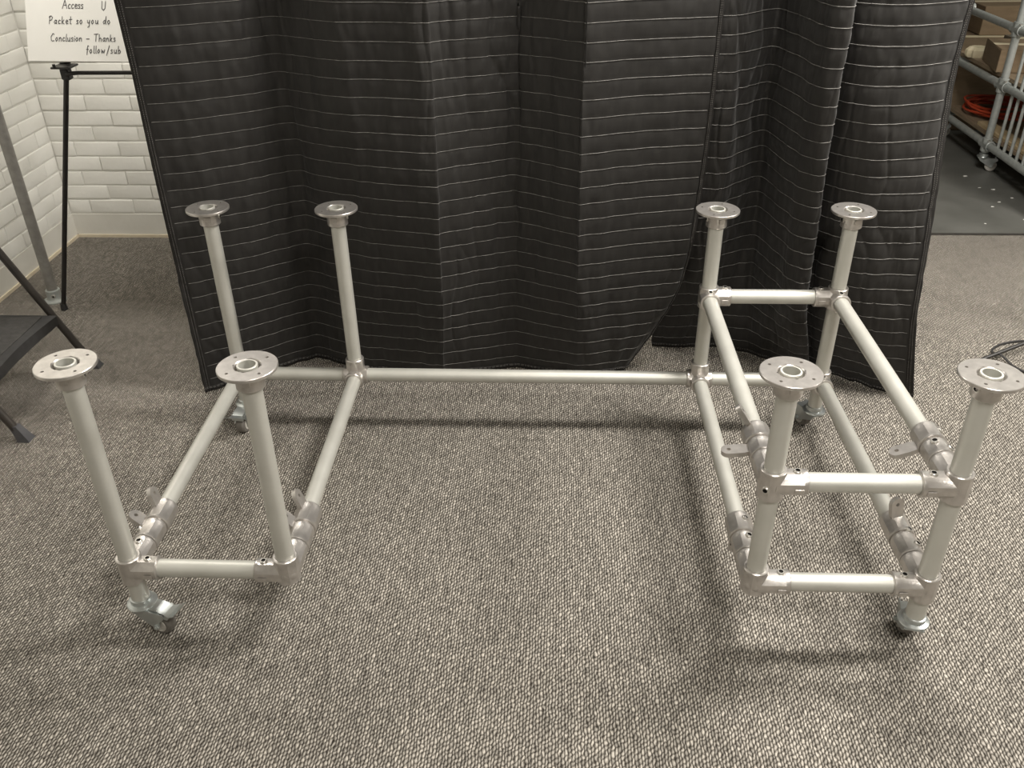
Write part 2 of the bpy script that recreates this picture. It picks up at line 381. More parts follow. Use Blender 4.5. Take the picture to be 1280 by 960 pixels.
def sleeve(b, p, d, t0, t1, r=SR, n=32, open0=True, open1=True):
    """cast socket around a pipe axis from t0 to t1 with rolled lips and a faceted waist"""
    lip = 0.0045; ri = PR+0.0004
    prof = []; oc = []
    if open0: prof += [(ri, t0), (r-0.0012, t0), (r+0.0002, t0+0.0012), (r+0.0002, t0+lip)]; oc += [0, 0, 0, 0]
    else: prof += [(r*0.2, t0), (r*0.75, t0+0.001), (r, t0+0.006)]; oc += [0, 0, 0]
    prof += [(r-0.0004, t0+lip+0.004), (r-0.0004, t1-lip-0.004)]; oc += [1.0, 1.0]
    if open1: prof += [(r+0.0002, t1-lip), (r+0.0002, t1-0.0012), (r-0.0012, t1), (ri, t1)]; oc += [0, 0, 0, 0]
    else: prof += [(r, t1-0.006), (r*0.75, t1-0.001), (r*0.2, t1)]; oc += [0, 0, 0]
    b.lathe(p, d, prof, n, (not open0, not open1), 0, oc, phase=math.pi/8)
def ball(b, p, r, n=20):
    b.lathe(Vector(p)-Vector((0, 0, r)), (0, 0, 1), [(r*math.sin(math.pi*i/10)+1e-4, r*(1-math.cos(math.pi*i/10))) for i in range(11)], n)
sb = B()
sb.lathe((0, 0, 0), (0, 0, 1), [(0.0062, -0.004), (0.0062, 0.0012), (0.0052, 0.0024), (0.0037, 0.0024)], 14, (False, False), 0)
sb.lathe((0, 0, 0), (0, 0, 1), [(0.0037, 0.0024), (0.0034, 0.0004)], 14, (False, True), 1)
screw_me = sb.mesh('set_screw', [M['screw_rim'], M['screw']])
def screw(parent, p, d):
    q = Vector((0, 0, 1)).rotation_difference(Vector(d)).to_euler()
    return place('set_screw', screw_me, Vector(p)-Vector(parent['_o']), parent, rot=q)
DIR = dict(x=Vector((1, 0, 0)), X=Vector((-1, 0, 0)), y=Vector((0, 1, 0)), Y=Vector((0, -1, 0)), z=Vector((0, 0, 1)), Z=Vector((0, 0, -1)))
def fitting(name, n, z, spec, screws, closed_bottom=False, rb=0.0):
    """spec: direction -> reach from the joint centre"""
    p = Vector((X[n], Y[n], z)); b = B()
    for k, (t0, t1) in spec.items():
        d = DIR[k]
        sleeve(b, p, d, t0, t1, open0=(t0 < -0.006 and not (closed_bottom and k == 'z')), open1=True)
    if rb: ball(b, p, rb)
    # raised maker's pad on the waist of the longest side socket
    for k in 'xX':
        if k in spec and spec[k][1] > 0.04:
            d = DIR[k]; q = p+d*(spec[k][1]-0.014)+Vector((0, -SR*0.985, -0.004))
            b.box(q, (0.014, 0.0016, 0.009), bev=0.0006)
    o = fpart(name, b, M['cast'], org=p, angle=24)
    for off, d in screws: screw(o, p+Vector(off), Vector(d))
    return o
up = (0, 0, 1); S0 = SR*0.99
fy = 0.058            # front sockets reach back this far along the side rails
fitting('corner_fitting', 'A', ZL, dict(z=(-0.026, 0.026), x=(-0.003, 0.050), y=(-0.003, fy)), [((0.033, 0, S0), up), ((0, 0.043, S0), up)])
fitting('elbow_fitting', 'B', ZL, dict(z=(-0.021, 0.034), X=(-0.003, 0.052), y=(-0.003, fy)), [((-0.038, 0, S0), up)], True, SR)
fitting('elbow_fitting', 'C', ZL, dict(z=(-0.021, 0.032), x=(-0.003, 0.056), y=(-0.003, fy)), [((0.041, 0, S0), up)], True, SR)
fitting('corner_fitting', 'D', ZL, dict(z=(-0.026, 0.026), X=(-0.003, 0.054), y=(-0.003, fy)), [((-0.036, 0, S0), up), ((S0, 0, -0.006), (1, 0, 0))])
fitting('corner_fitting', 'C', ZU, dict(z=(-0.026, 0.026), x=(-0.003, 0.052), y=(-0.003, fy)), [((0.036, 0, S0), up), ((-0.012, -S0*0.82, -0.004), (-0.55, -0.83, 0))])
fitting('corner_fitting', 'D', ZU, dict(z=(-0.026, 0.026), X=(-0.003, 0.056), y=(-0.003, fy)), [((-0.038, 0, S0), up), ((S0, 0, -0.008), (1, 0, 0))])
for n in 'FG':
    fitting('tee_fitting', n, ZL, dict(x=(-0.028, 0.028), z=(0.0, 0.044), Y=(-0.003, 0.034)), [((0, SR*0.99, 0.03), (0, 1, 0))])
fitting('corner_fitting', 'E', ZL, dict(z=(-0.026, 0.026), x=(-0.003, 0.045), Y=(-0.003, 0.036)), [((0.03, 0, S0), up)])
fitting('corner_fitting', 'H', ZL, dict(z=(-0.026, 0.026), X=(-0.003, 0.045), Y=(-0.003, 0.036)), [((0, -0.020, S0*0.95), (0, -0.3, 1))])
fitting('corner_fitting', 'G', ZU, dict(z=(-0.024, 0.024), x=(-0.003, 0.047), Y=(-0.003, 0.036)), [((0.034, 0, S0), up), ((0, -0.024, S0*0.95), (0, -0.3, 1))])
fitting('corner_fitting', 'H', ZU, dict(z=(-0.024, 0.024), X=(-0.003, 0.049), Y=(-0.003, 0.036)), [((-0.036, 0, S0), up), ((0, -0.024, S0*0.95), (0, -0.3, 1))])

# hinged couplings behind the front fittings: two collars with drilled lugs
def coupling(n, z, y1, lugs, screws):
    p = Vector((X[n], 0, z)); b = B(); ym = fy+(y1-fy)*0.46
    sleeve(b, p, DIR['y'], fy+0.001, ym, SR*1.05); sleeve(b, p, DIR['y'], ym+0.003, y1, SR*1.12)
    b.tube(p+Vector((0, ym-0.004, 0)), p+Vector((0, ym+0.008, 0)), SR*0.93, 20)
    # bosses that carry the lugs
    for (yy, ang, ln_, lean, *flat) in lugs:
        out = Vector((math.sin(R(ang)), lean, math.cos(R(ang)))); side = Vector((1, 0.35, 0)) if flat else Vector((0, 1, 0))
        out = out.normalized(); side = (side-out*side.dot(out)).normalized()
        b.lug(p+Vector((0, yy, 0))+out*SR*0.75, out, side, ln_*1.08, 0.0245, 0.0080, 0.0034)
    o = fpart('hinge_coupling', b, M['cast'], org=p+Vector((0, fy, 0)), angle=24)
    for (yy, ang) in screws:
        d = Vector((math.sin(R(ang)), 0, math.cos(R(ang)))); screw(o, p+Vector((0, yy, 0))+d*SR*1.08, d)
coupling('A', ZL, 0.158, [(0.140, -20, 0.036, 0.25), (0.098, -62, 0.034, 0.3)], [(0.080, -45)])
coupling('B', ZL, 0.156, [(0.142, -25, 0.036, 0.25), (0.100, -50, 0.034, 0.2)], [])
coupling('C', ZL, 0.152, [(0.125, -165, 0.03, 0)], [(0.134, 20), (0.088, 15)])
coupling('D', ZL, 0.164, [(0.143, -8, 0.040, 0.15, 1)], [(0.112, 22), (0.078, 30)])
coupling('C', ZU, 0.134, [(0.126, -38, 0.038, 0.55), (0.084, -96, 0.044, 0)], [])
coupling('D', ZU, 0.138, [(0.108, -112, 0.046, 0)], [(0.084, -18), (0.122, 48), (0.070, 38)])

# floor flanges on top of all eight posts
fb = B()
FR, FT = 0.0440, 0.0055
def flange_mesh():
    b = B(); n = 48; ri = 0.0200
    # neck and disc
    b.lathe((0, 0, 0), (0, 0, 1), [(PR+0.0004, -0.036), (SR-0.0004, -0.036), (SR+0.0008, -0.0345), (SR+0.0004, -0.014), (SR+0.003, -FT-0.002), (SR+0.006, -FT)], n, (False, False))
    b.lathe((0, 0, 0), (0, 0, 1), [(ri, 0.0), (ri-0.0012, -0.0012), (PR+0.0022, -0.007), (PR+0.0004, -0.010), (PR+0.0004, -0.036)], n, (False, False))
    # disc with four drilled holes: sectors that each surround one hole
    for top in (True, False):
        z = 0.0 if top else -FT
        inner = (ri if top else SR+0.006)
        for k in range(4):
            a0 = R(45+90*k); hc = Vector((0.0330*math.cos(a0), 0.0330*math.sin(a0), z)); hole = 0.0024
            def edge(th):
                d = Vector((math.cos(th), math.sin(th), 0)); best = 9
                # outer circle
                bq = hc.x*d.x+hc.y*d.y; cq = hc.x**2+hc.y**2
                best = min(best, -bq+math.sqrt(bq*bq-cq+(FR-0.0008 if top else FR-0.0008)**2))
                disc = bq*bq-cq+inner**2
                if disc > 0:
                    t = -bq-math.sqrt(disc)
                    if t > 0: best = min(best, t)
                for s_ in (-1, 1):
                    nrm = Vector((-math.sin(a0+s_*R(45)), math.cos(a0+s_*R(45)), 0))*s_
                    dn = d.dot(nrm)
                    if dn > 1e-6: best = min(best, -(hc.x*nrm.x+hc.y*nrm.y)/dn)
                return hc+d*best
            ths = sorted([2*math.pi*i/72 for i in range(72)])
            outer = [edge(t) for t in ths]; inn = [hc+Vector((math.cos(t), math.sin(t), 0))*hole for t in ths]
            b.ring_skin([outer, inn])
            if top: b.ring_skin([[q for q in inn], [q-Vector((0, 0, FT)) for q in inn]])
    b.lathe((0, 0, 0), (0, 0, 1), [(FR-0.0008, 0.0), (FR, -0.0008), (FR, -FT+0.0008), (FR-0.0008, -FT)], 72, (False, False))
    b.box((0, -SR-0.0006, -0.020), (0.013, 0.0018, 0.010), bev=0.0006)
    return b.mesh('flange', [M['cast']], True, 28)
fl_me = flange_mesh()
for n, rz, sa in (('A', 4, 8), ('B', 2, 10), ('C', 8, 40), ('D', 10, 205), ('E', 12, 6), ('F', -5, 8), ('G', 22, 190), ('H', 15, 195)):
    p = Vector((X[n], Y[n], HT)); o = place('flange', fl_me, p-O, frame, R(rz)); o['_o'] = tuple(p)
    d = Vector((math.cos(R(sa-rz)), math.sin(R(sa-rz)), 0)); q = Vector((0, 0, 1)).rotation_difference(d).to_euler()
    place('set_screw', screw_me, d*SR+Vector((0, 0, -0.019)), o, rot=q)

# casters
def caster_parts():
    WR = 0.0225; tr = 0.034
    P = {}
    b = B(); b.lathe((0, 0, 0), (0, 0, 1), [(0.010, 0.050), (0.0245, 0.0555), (0.0258, 0.0585), (0.0245, 0.0605), (0.0185, 0.0625), (0.0180, 0.0705), (0.0158, 0.0715)], 32); P['swivel_head'] = b.mesh('swivel_head', [M['zinc']])
    b = B(); pl = [(-0.021, 0.0545), (0.052, 0.0545), (0.054, 0.047), (0.042, 0.035), (0.039, 0.019), (0.031, 0.017), (-0.012, 0.042)]
    for s_ in (-1, 1): b.prism(pl, 0.0022, (0, s_*0.0150, 0), (1, 0, 0), (0, 0, 1))
    b.prism([(-0.022, -0.016), (0.044, -0.016), (0.044, 0.016), (-0.022, 0.016)], 0.0022, (0, 0, 0.0545), (1, 0, 0), (0, 1, 0))
    P['fork'] = b.mesh('fork', [M['zinc']])
    b = B(); b.lathe((tr, -0.0105, WR), (0, 1, 0), [(0.004, 0), (WR-0.003, 0), (WR, 0.004), (WR, 0.017), (WR-0.003, 0.021), (0.004, 0.021)], 36); P['wheel'] = b.mesh('wheel', [M['rubber']])
    for s_, nm in ((-1, 'hub'), (1, 'hub_')):
        b = B(); b.lathe((tr, s_*0.0105, WR), (0, s_, 0), [(0.0145, 0), (0.0145, 0.0014), (0.0122, 0.0018), (0.0108, 0.0008), (0.002, 0.0012)], 28)
        P[nm] = b.mesh('hub', [M['hub']])
    b = B()
    for s_ in (-1, 1):
        b.lathe((tr, s_*0.0158, WR), (0, s_, 0), [(0.0052, 0), (0.0052, 0.003), (0.003, 0.0034), (0.003, 0.0052)], 6)
    b.tube((tr, -0.016, WR), (tr, 0.016, WR), 0.003, 10); P['axle'] = b.mesh('axle', [M['zinc']], angle=20)
    b = B()
    b.ring_skin([[Vector((x_, y_, z_+dz)) for y_, dz in ((-w_, 0), (w_, 0), (w_, 0.002), (-w_, 0.002))] for x_, z_, w_ in ((0.020, 0.0575, 0.013), (0.036, 0.0580, 0.013), (0.054, 0.0530, 0.013), (0.066, 0.0545, 0.017), (0.080, 0.0640, 0.0190))], (True, True))
    b.box((0.056, 0, 0.048), (0.006, 0.027, 0.008))
    P['brake_pedal'] = b.mesh('brake_pedal', [M['zinc']], angle=20)
    return P
CP = caster_parts()
for n, ang, brake in (('A', -17, True), ('D', 78, False), ('E', -97, True), ('H', 112, False)):
    e = bpy.data.objects.new('caster', None); col.objects.link(e); e.parent = frame; e.empty_display_size = 0.02
    e.location = (Vector((X[n], Y[n], 0))-O)*K; e.rotation_euler = (0, 0, R(ang))
    for nm, me in CP.items():
        if nm == 'brake_pedal' and not brake: continue
        place(nm.rstrip('_'), me, (0, 0, 0), e)
for o in list(bpy.data.objects):
    if '_o' in o: del o['_o']

# ------------------------------------------------------------------ quilted curtains
ST = 0.03775
def cr(p0, p1, p2, p3, t):
    return 0.5*((2*p1)+(-p0+p2)*t+(2*p0-5*p1+4*p2-p3)*t*t+(-p0+3*p1-3*p2+p3)*t*t*t)
class Cloth:
    def __init__(s, levels, seed):
        s.z = [l[0] for l in levels]; s.c = [[Vector((a, b_, 0)) for a, b_ in l[1]] for l in levels]; s.n = len(s.c[0]); s.seed = seed
        # arc-length table along the second level gives an even u
        P = s.c[1]; acc = [0]
        for i in range(1, s.n): acc.append(acc[-1]+(P[i]-P[i-1]).length)
        s.acc = acc; s.width = acc[-1]; s.cache = {}
    def column(s, u):
        c = s.cache.get(u)
        if c is None:
            a = u*s.width; i = 0
            while i < s.n-2 and s.acc[i+1] < a: i += 1
            t = (a-s.acc[i])/(s.acc[i+1]-s.acc[i])
            c = s.cache[u] = [s.at_level(k, i, t) for k in range(len(s.z))]
        return c
    def at_level(s, k, i, t):
        P = s.c[k]; g = lambda j: P[max(0, min(s.n-1, j))]
        return cr(g(i-1), g(i), g(i+1), g(i+2), t)
    def base(s, u, z):
        k = 0
        while k < len(s.z)-2 and s.z[k+1] < z: k += 1
        q = [max(0, min(len(s.z)-1, k+d)) for d in (-1, 0, 1, 2)]
        w = (z-s.z[k])/(s.z[k+1]-s.z[k])
        C0 = s.column(u); P = [C0[kk] for kk in q]
        # finite-difference tangents for the uneven level spacing
        h = s.z[k+1]-s.z[k]
        m0 = (P[2]-P[0])*(h/(s.z[q[2]]-s.z[q[0]])) if q[0] != q[1] else (P[2]-P[1])
        m1 = (P[3]-P[1])*(h/(s.z[q[3]]-s.z[q[1]])) if q[3] != q[2] else (P[2]-P[1])
        w2, w3 = w*w, w*w*w
        p = P[1]*(2*w3-3*w2+1)+m0*(w3-2*w2+w)+P[2]*(-2*w3+3*w2)+m1*(w3-w2)
        return Vector((p.x, p.y, z))
    def normal(s, u, z):
        e = 0.004
        du = s.base(min(1, u+e), z)-s.base(max(0, u-e), z); dz = s.base(u, z+0.01)-s.base(u, max(0, z-0.01))
        n = du.cross(dz)
        return n.normalized()      # towards the viewer (-y)
    def surf(s, u, z, lift=0.0):
        n = s.normal(u, z); row = math.floor(z/ST); f = z/ST-row
        edge = min(1.0, min(u, 1-u)*s.width/0.03)
        puff = 0.0016*(abs(math.sin(math.pi*f))**0.6)*edge
        w = u*s.width
        # puckers: short vertical creases that differ from one quilted band to the next, and a few long ones
        a = noise.noise(Vector((w*75, row*3.7+f*0.9, s.seed)))*0.0017*abs(math.sin(math.pi*f))**0.6
        c = noise.noise(Vector((w*34+math.sin(z*9)*0.3, z*4.5, s.seed+9)))*0.0036
        g = noise.noise(Vector((w*9, z*3.0, s.seed+20)))*0.005
        k = noise.noise(Vector((w*14, z*26, s.seed+31)))*0.0009
        # pinched creases, stronger in patches
        pn_ = noise.noise(Vector((w*21+noise.noise(Vector((w*5, z*7, s.seed+3)))*0.8, z*2.6, s.seed+44)))
        amt = max(0.0, noise.noise(Vector((w*3.1, z*1.3, s.seed+60)))+0.25)
        k -= (max(0.0, 1-abs(pn_)*5.0)**2)*0.0060*amt
        pq = noise.noise(Vector((w*60, z*9+row*1.7, s.seed+71)))
        k -= (max(0.0, 1-abs(pq)*5.0)**2)*0.0016*amt
        p = s.base(u, z)+n*(puff+a+c+g+k+lift)
        return p
def make_curtain(label, levels, seed, z0, z1, nu, bind_l, bind_r):
    C_ = Cloth(levels, seed)
    sp = (0.5*(C_.c[1][0]+C_.c[1][-1])); org = Vector((sp.x, sp.y, 0))
    t = thing('quilted_curtain', label, 'curtain', org)
    sub = 6; rows = []
    nz = int(round(z1/ST*sub))
    b = B()
    for i in range(nz+1):
        z = max(z0, i*ST/sub)
        for j in range(nu+1): b.v.append(tuple(C_.surf(j/nu, z)-org))
    for i in range(nz):
        for j in range(nu):
            a = i*(nu+1)+j; b.f.append((a, a+1, a+nu+2, a+nu+1)); b.m.append(0)
    me = bpy.data.meshes.new('quilted_panel'); me.from_pydata([(x*K, y*K, z*K) for x, y, z in b.v], [], b.f); me.materials.append(M['fabric'])
    me.polygons.foreach_set('use_smooth', [True]*len(me.polygons))
    o = place('quilted_panel', me, (0, 0, 0), t)
    so = o.modifiers.new('thickness', 'SOLIDIFY'); so.thickness = 0.006; so.offset = -1
    # edge bindings folded over the cut edges
    BW = 0.026
    def strip(u0, u1, za, zb, n1, n2):
        b = B()
        for i in range(n2+1):
            for j in range(n1+1): b.v.append(tuple(C_.surf(u0+(u1-u0)*j/n1, za+(zb-za)*i/n2, 0.0022)-org))
        for i in range(n2):
            for j in range(n1):
                a = i*(n1+1)+j; b.f.append((a, a+1, a+n1+2, a+n1+1)); b.m.append(0)
        me = bpy.data.meshes.new('edge_binding'); me.from_pydata([(x*K, y*K, z*K) for x, y, z in b.v], [], b.f); me.materials.append(M['binding'])
        me.polygons.foreach_set('use_smooth', [True]*len(me.polygons))
        o = place('edge_binding', me, (0, 0, 0), t); m_ = o.modifiers.new('thickness', 'SOLIDIFY'); m_.thickness = 0.004; m_.offset = -1
    bu = BW/C_.width
    if bind_l: strip(0, bu*0.8, z0, z1, 5, nz//2)
    if bind_r: strip(1-bu*0.8, 1, z0, z1, 5, nz//2)
    strip(0, 1, z0, z0+0.014, nu, 3)
    # stitching: dashes of grey thread in every quilting seam, double rows on the bindings
    s_ = B()
    def dashed(pts, step, on, r_=0.00046):
        i = 0
        while i < len(pts)-1:
            seg = pts[i:min(i+on+1, len(pts))]
            if len(seg) > 1: s_.path(seg, r_, 4, (False, False))
            i += step
    k0 = int(math.ceil((z0+0.03)/ST)); k1 = int(z1/ST)
    ul = bu if bind_l else 0.004; ur = 1-bu if bind_r else 0.996
    nn = nu
    for k in range(k0, k1+1):
        z = k*ST
        dashed([C_.surf(ul+(ur-ul)*j/nn, z, 0.0013)-org for j in range(nn+1)], 24, 24)
    nv = int((z1-z0)/0.0022)
    for flag, uu in ((bind_l, (bu*0.45, bu*0.72)), (bind_r, (1-bu*0.72, 1-bu*0.45))):
        if flag:
            for u in uu: dashed([C_.surf(u, z0+(z1-z0)*i/nv, 0.0026)-org for i in range(nv+1)], 2, 1, 0.00036)
    for zz in (z0+0.009, z0+0.012): dashed([C_.surf(j/nn, zz, 0.0026)-org for j in range(nn+1)], 3, 2, 0.00030)
    me = bpy.data.meshes.new('stitching'); me.from_pydata([(x*K, y*K, z*K) for x, y, z in s_.v], [], s_.f); me.materials.append(M['thread'])
    stuff(place('stitching', me, (0, 0, 0), t))
    return t
top1 = [(-.847, .769), (-.76, .788), (-.655, .842), (-.579, .896), (-.516, .870), (-.434, .828), (-.332, .820), (-.238, .804), (-.212, .822), (-.067, .879), (-.034, .871), (.074, .806), (.094, .797), (.19, .83), (.33, .856), (.368, .862)]
P1 = [(0.0, [(-.844, .765), (-.774, .818), (-.70, .878), (-.607, .945), (-.53, .918), (-.46, .89), (-.37, .878), (-.262, .862), (-.235, .868), (-.085, .905), (-.046, .905), (.07, .880), (.105, .874), (.165, .885), (.215, .905), (.228, .945)]),
      (0.12, [(-.845, .765), (-.769, .813), (-.69, .876), (-.60, .94), (-.525, .912), (-.45, .88), (-.365, .862), (-.255, .842), (-.229, .85), (-.088, .896), (-.046, .896), (.07, .852), (.102, .844), (.176, .862), (.268, .892), (.295, .93)]),
      (0.25, [(-.846, .765), (-.765, .81), (-.675, .872), (-.59, .932), (-.52, .902), (-.44, .866), (-.36, .845), (-.248, .82), (-.222, .83), (-.085, .888), (-.043, .886), (.071, .828), (.098, .819), (.183, .846), (.31, .878), (.342, .90)]),
      (0.491, [(-.847, .765), (-.76, .80), (-.66, .86), (-.576, .918), (-.517, .885), (-.43, .848), (-.357, .825), (-.242, .80), (-.216, .814), (-.081, .878), (-.041, .874), (.072, .806), (.095, .799), (.186, .83), (.325, .865), (.366, .876)]),
      (0.755, top1), (1.1, top1), (1.47, [(x, 0.83+(y-0.83)*0.35) for x, y in top1])]
top2 = [(.30, .90), (.388, .872), (.43, .90), (.478, .945), (.508, .948), (.531, .835), (.545, .765), (.562, .735), (.583, .733), (.592, .75), (.588, .795), (.600, .795), (.625, .768), (.69, .75), (.79, .777), (.840, .808)]
P2 = [(0.0, [(.30, 1.03), (.41, 1.03), (.47, 1.025), (.52, 1.01), (.555, 1.0), (.595, .97), (.63, .948), (.655, .932), (.680, .922), (.695, .922), (.700, .938), (.715, .93), (.742, .898), (.80, .856), (.862, .805), (.915, .782)]),
      (0.12, [(.30, 1.0), (.41, 1.0), (.465, 1.005), (.515, 1.0), (.55, .99), (.58, .925), (.600, .878), (.620, .850), (.645, .842), (.656, .852), (.656, .89), (.672, .885), (.70, .855), (.765, .815), (.838, .785), (.889, .772)]),
      (0.25, [(.30, .97), (.405, .95), (.46, .98), (.51, 1.0), (.54, .995), (.563, .90), (.578, .84), (.594, .812), (.617, .806), (.627, .822), (.625, .865), (.640, .86), (.668, .825), (.738, .785), (.818, .768), (.866, .767)]),
      (0.491, [(.30, .93), (.398, .90), (.448, .935), (.498, .98), (.525, .982), (.548, .88), (.563, .815), (.581, .787), (.604, .784), (.613, .80), (.609, .843), (.622, .84), (.647, .805), (.71, .765), (.80, .765), (.851, .782)]),
      (0.755, top2), (1.1, top2), (1.47, [(x, 0.83+(y-0.83)*0.35) for x, y in top2])]
make_curtain('wide black quilted moving-blanket curtain behind the middle and left of the frame', P1, 3.0, 0.004, 1.46, 400, True, True)
make_curtain('narrower black quilted curtain with a deep fold, hanging behind the right posts', P2, 57.0, 0.004, 1.46, 330, False, True)
# stand that carries the curtains (hidden behind and above them)
st = thing('backdrop_stand', 'pipe stand carrying the black quilted curtains, hidden behind them', 'stand', (0, 1.02, 0))
b = B(); b.tube((-0.86, -0.155, 1.475), (0.86, -0.155, 1.475), 0.014, 16); part('crossbar', b, M['galv'], st)
for sx in (-0.62, 0.68):
    b = B(); b.tube((sx, 0.1, 0.004), (sx, 0.1, 1.475), 0.014, 16); b.tube((sx, 0.1, 1.475), (sx, -0.155, 1.475), 0.014, 16); part('upright', b, M['galv'], st)
    b = B(); b.box((sx, 0.1, 0.003), (0.15, 0.15, 0.006), bev=0.002); part('base_plate', b, M['galv'], st)

# ------------------------------------------------------------------ flip chart easel and paper pad
ez = thing('flip_chart_easel', 'thin black tripod easel standing against the white brick wall', 'easel', (-1.08, 1.24, 0))
E0 = Vector((-1.08, 1.24, 0))
def epart(name, b, mat, par=ez, org=E0, angle=32):
    b.v = [tuple(Vector(p)-Vector(org)) for p in b.v]; return part(name, b, mat, par, angle=angle)
apex = Vector((-1.122, 1.284, 1.16))
def leg(foot, frac=0.62):
    foot = Vector(foot); mid = foot.lerp(apex, frac); b = B()
    b.tube(foot+Vector((0, 0, 0.012)), mid, 0.0068, 12); b.tube(mid, apex, 0.0085, 12)
    b.lathe(mid-(apex-foot).normalized()*0.01, apex-foot, [(0.010, 0), (0.0105, 0.02)], 12)
    o = epart('leg', b, M['black'])
    b = B(); d = (apex-foot).normalized(); b.lathe(foot+Vector((0, 0, 0.001)), (0, 0, 1), [(0.0105, 0), (0.0095, 0.006), (0.0078, 0.02)], 14); b.v = [tuple(Vector(p)-E0) for p in b.v]
    part('rubber_tip', b, M['black_soft'], o)
fl_ = Vector((-1.432, 1.222, 0)); fr_ = Vector((-0.812, 1.222, 0))
leg(fl_, 0.60); leg(fr_, 0.60); leg((-1.122, 1.62, 0), 0.6)
b = B(); b.lathe(apex-Vector((0, 0, 0.02)), (0, 0, 1), [(0.014, 0), (0.02, 0.01), (0.02, 0.035), (0.012, 0.045)], 16); epart('head', b, M['black_soft'])
def on_leg(f, z): return f.lerp(apex, z/apex.z)
cl, cr_ = on_leg(fl_, 0.674), on_leg(fr_, 0.674)
for c in (cl, cr_):
    b = B(); b.box(c, (0.022, 0.024, 0.030), bev=0.003); b.tube(c+Vector((0, -0.004, 0)), c+Vector((0, -0.004, 0.03)), 0.0075, 10); epart('clamp', b, M['black_soft'])
b = B(); b.path([cl+Vector((0.006, -0.012, 0.0)), cl+Vector((0.022, -0.016, 0.004)), cl+Vector((0.04, -0.016, 0.0055)), cr_+Vector((-0.04, -0.016, 0.0055)), cr_+Vector((-0.006, -0.012, 0))], 0.0052, 8); epart('crossbar', b, M['black'])
for c, s_ in ((cl, -1), (cr_, 1)):
    b = B(); b.box(c+Vector((0.014, -0.026, 0.024)), (0.05, 0.05, 0.005), bev=0.001); b.tube(c+Vector((0, -0.05, 0.024)), c+Vector((0, -0.05, 0.034)), 0.004, 8); epart('ledge', b, M['black'])

pad_o = Vector((-1.306, 1.196, 0.7185)); pu = Vector((0.240, -0.014, 0.0)).normalized(); pv = Vector((0.0, 0.056, 0.136)).normalized(); pv = (pv-pu*pv.dot(pu)).normalized(); pn = pu.cross(pv)
pad = thing('flip_chart_pad', 'large white paper flip chart pad with handwritten black lines, on the easel', 'paper pad', pad_o)
def sheet(name, lift, th, w, h, curl, mat):
    b = B(); n = 12; rings = []
    for i in range(n+1):
        a = w*i/n; ring = []
        for (hh, dz) in ((0, 0), (h, 0), (h, th), (0, th)):
            c = curl*math.sin(a*9+lift*500)*(1-hh/h)
            ring.append(pu*a+pv*hh+pn*(lift+dz+c))
        rings.append(ring)
    b.ring_skin(rings, (True, True)); part(name, b, mat, pad, angle=40)
sheet('page_stack', -0.009, 0.008, 0.50, 0.62, 0.0, M['paper'])
sheet('front_page', 0.0012, 0.0006, 0.502, 0.621, 0.0012, M['paper'])
rotm = Matrix((pu, pv, pn)).transposed()
b = B(); b.box(pu*0.25+pv*0.612-pn*0.002, (0.50, 0.022, 0.014), rot=rotm); part('binding_strip', b, M['base'], pad)
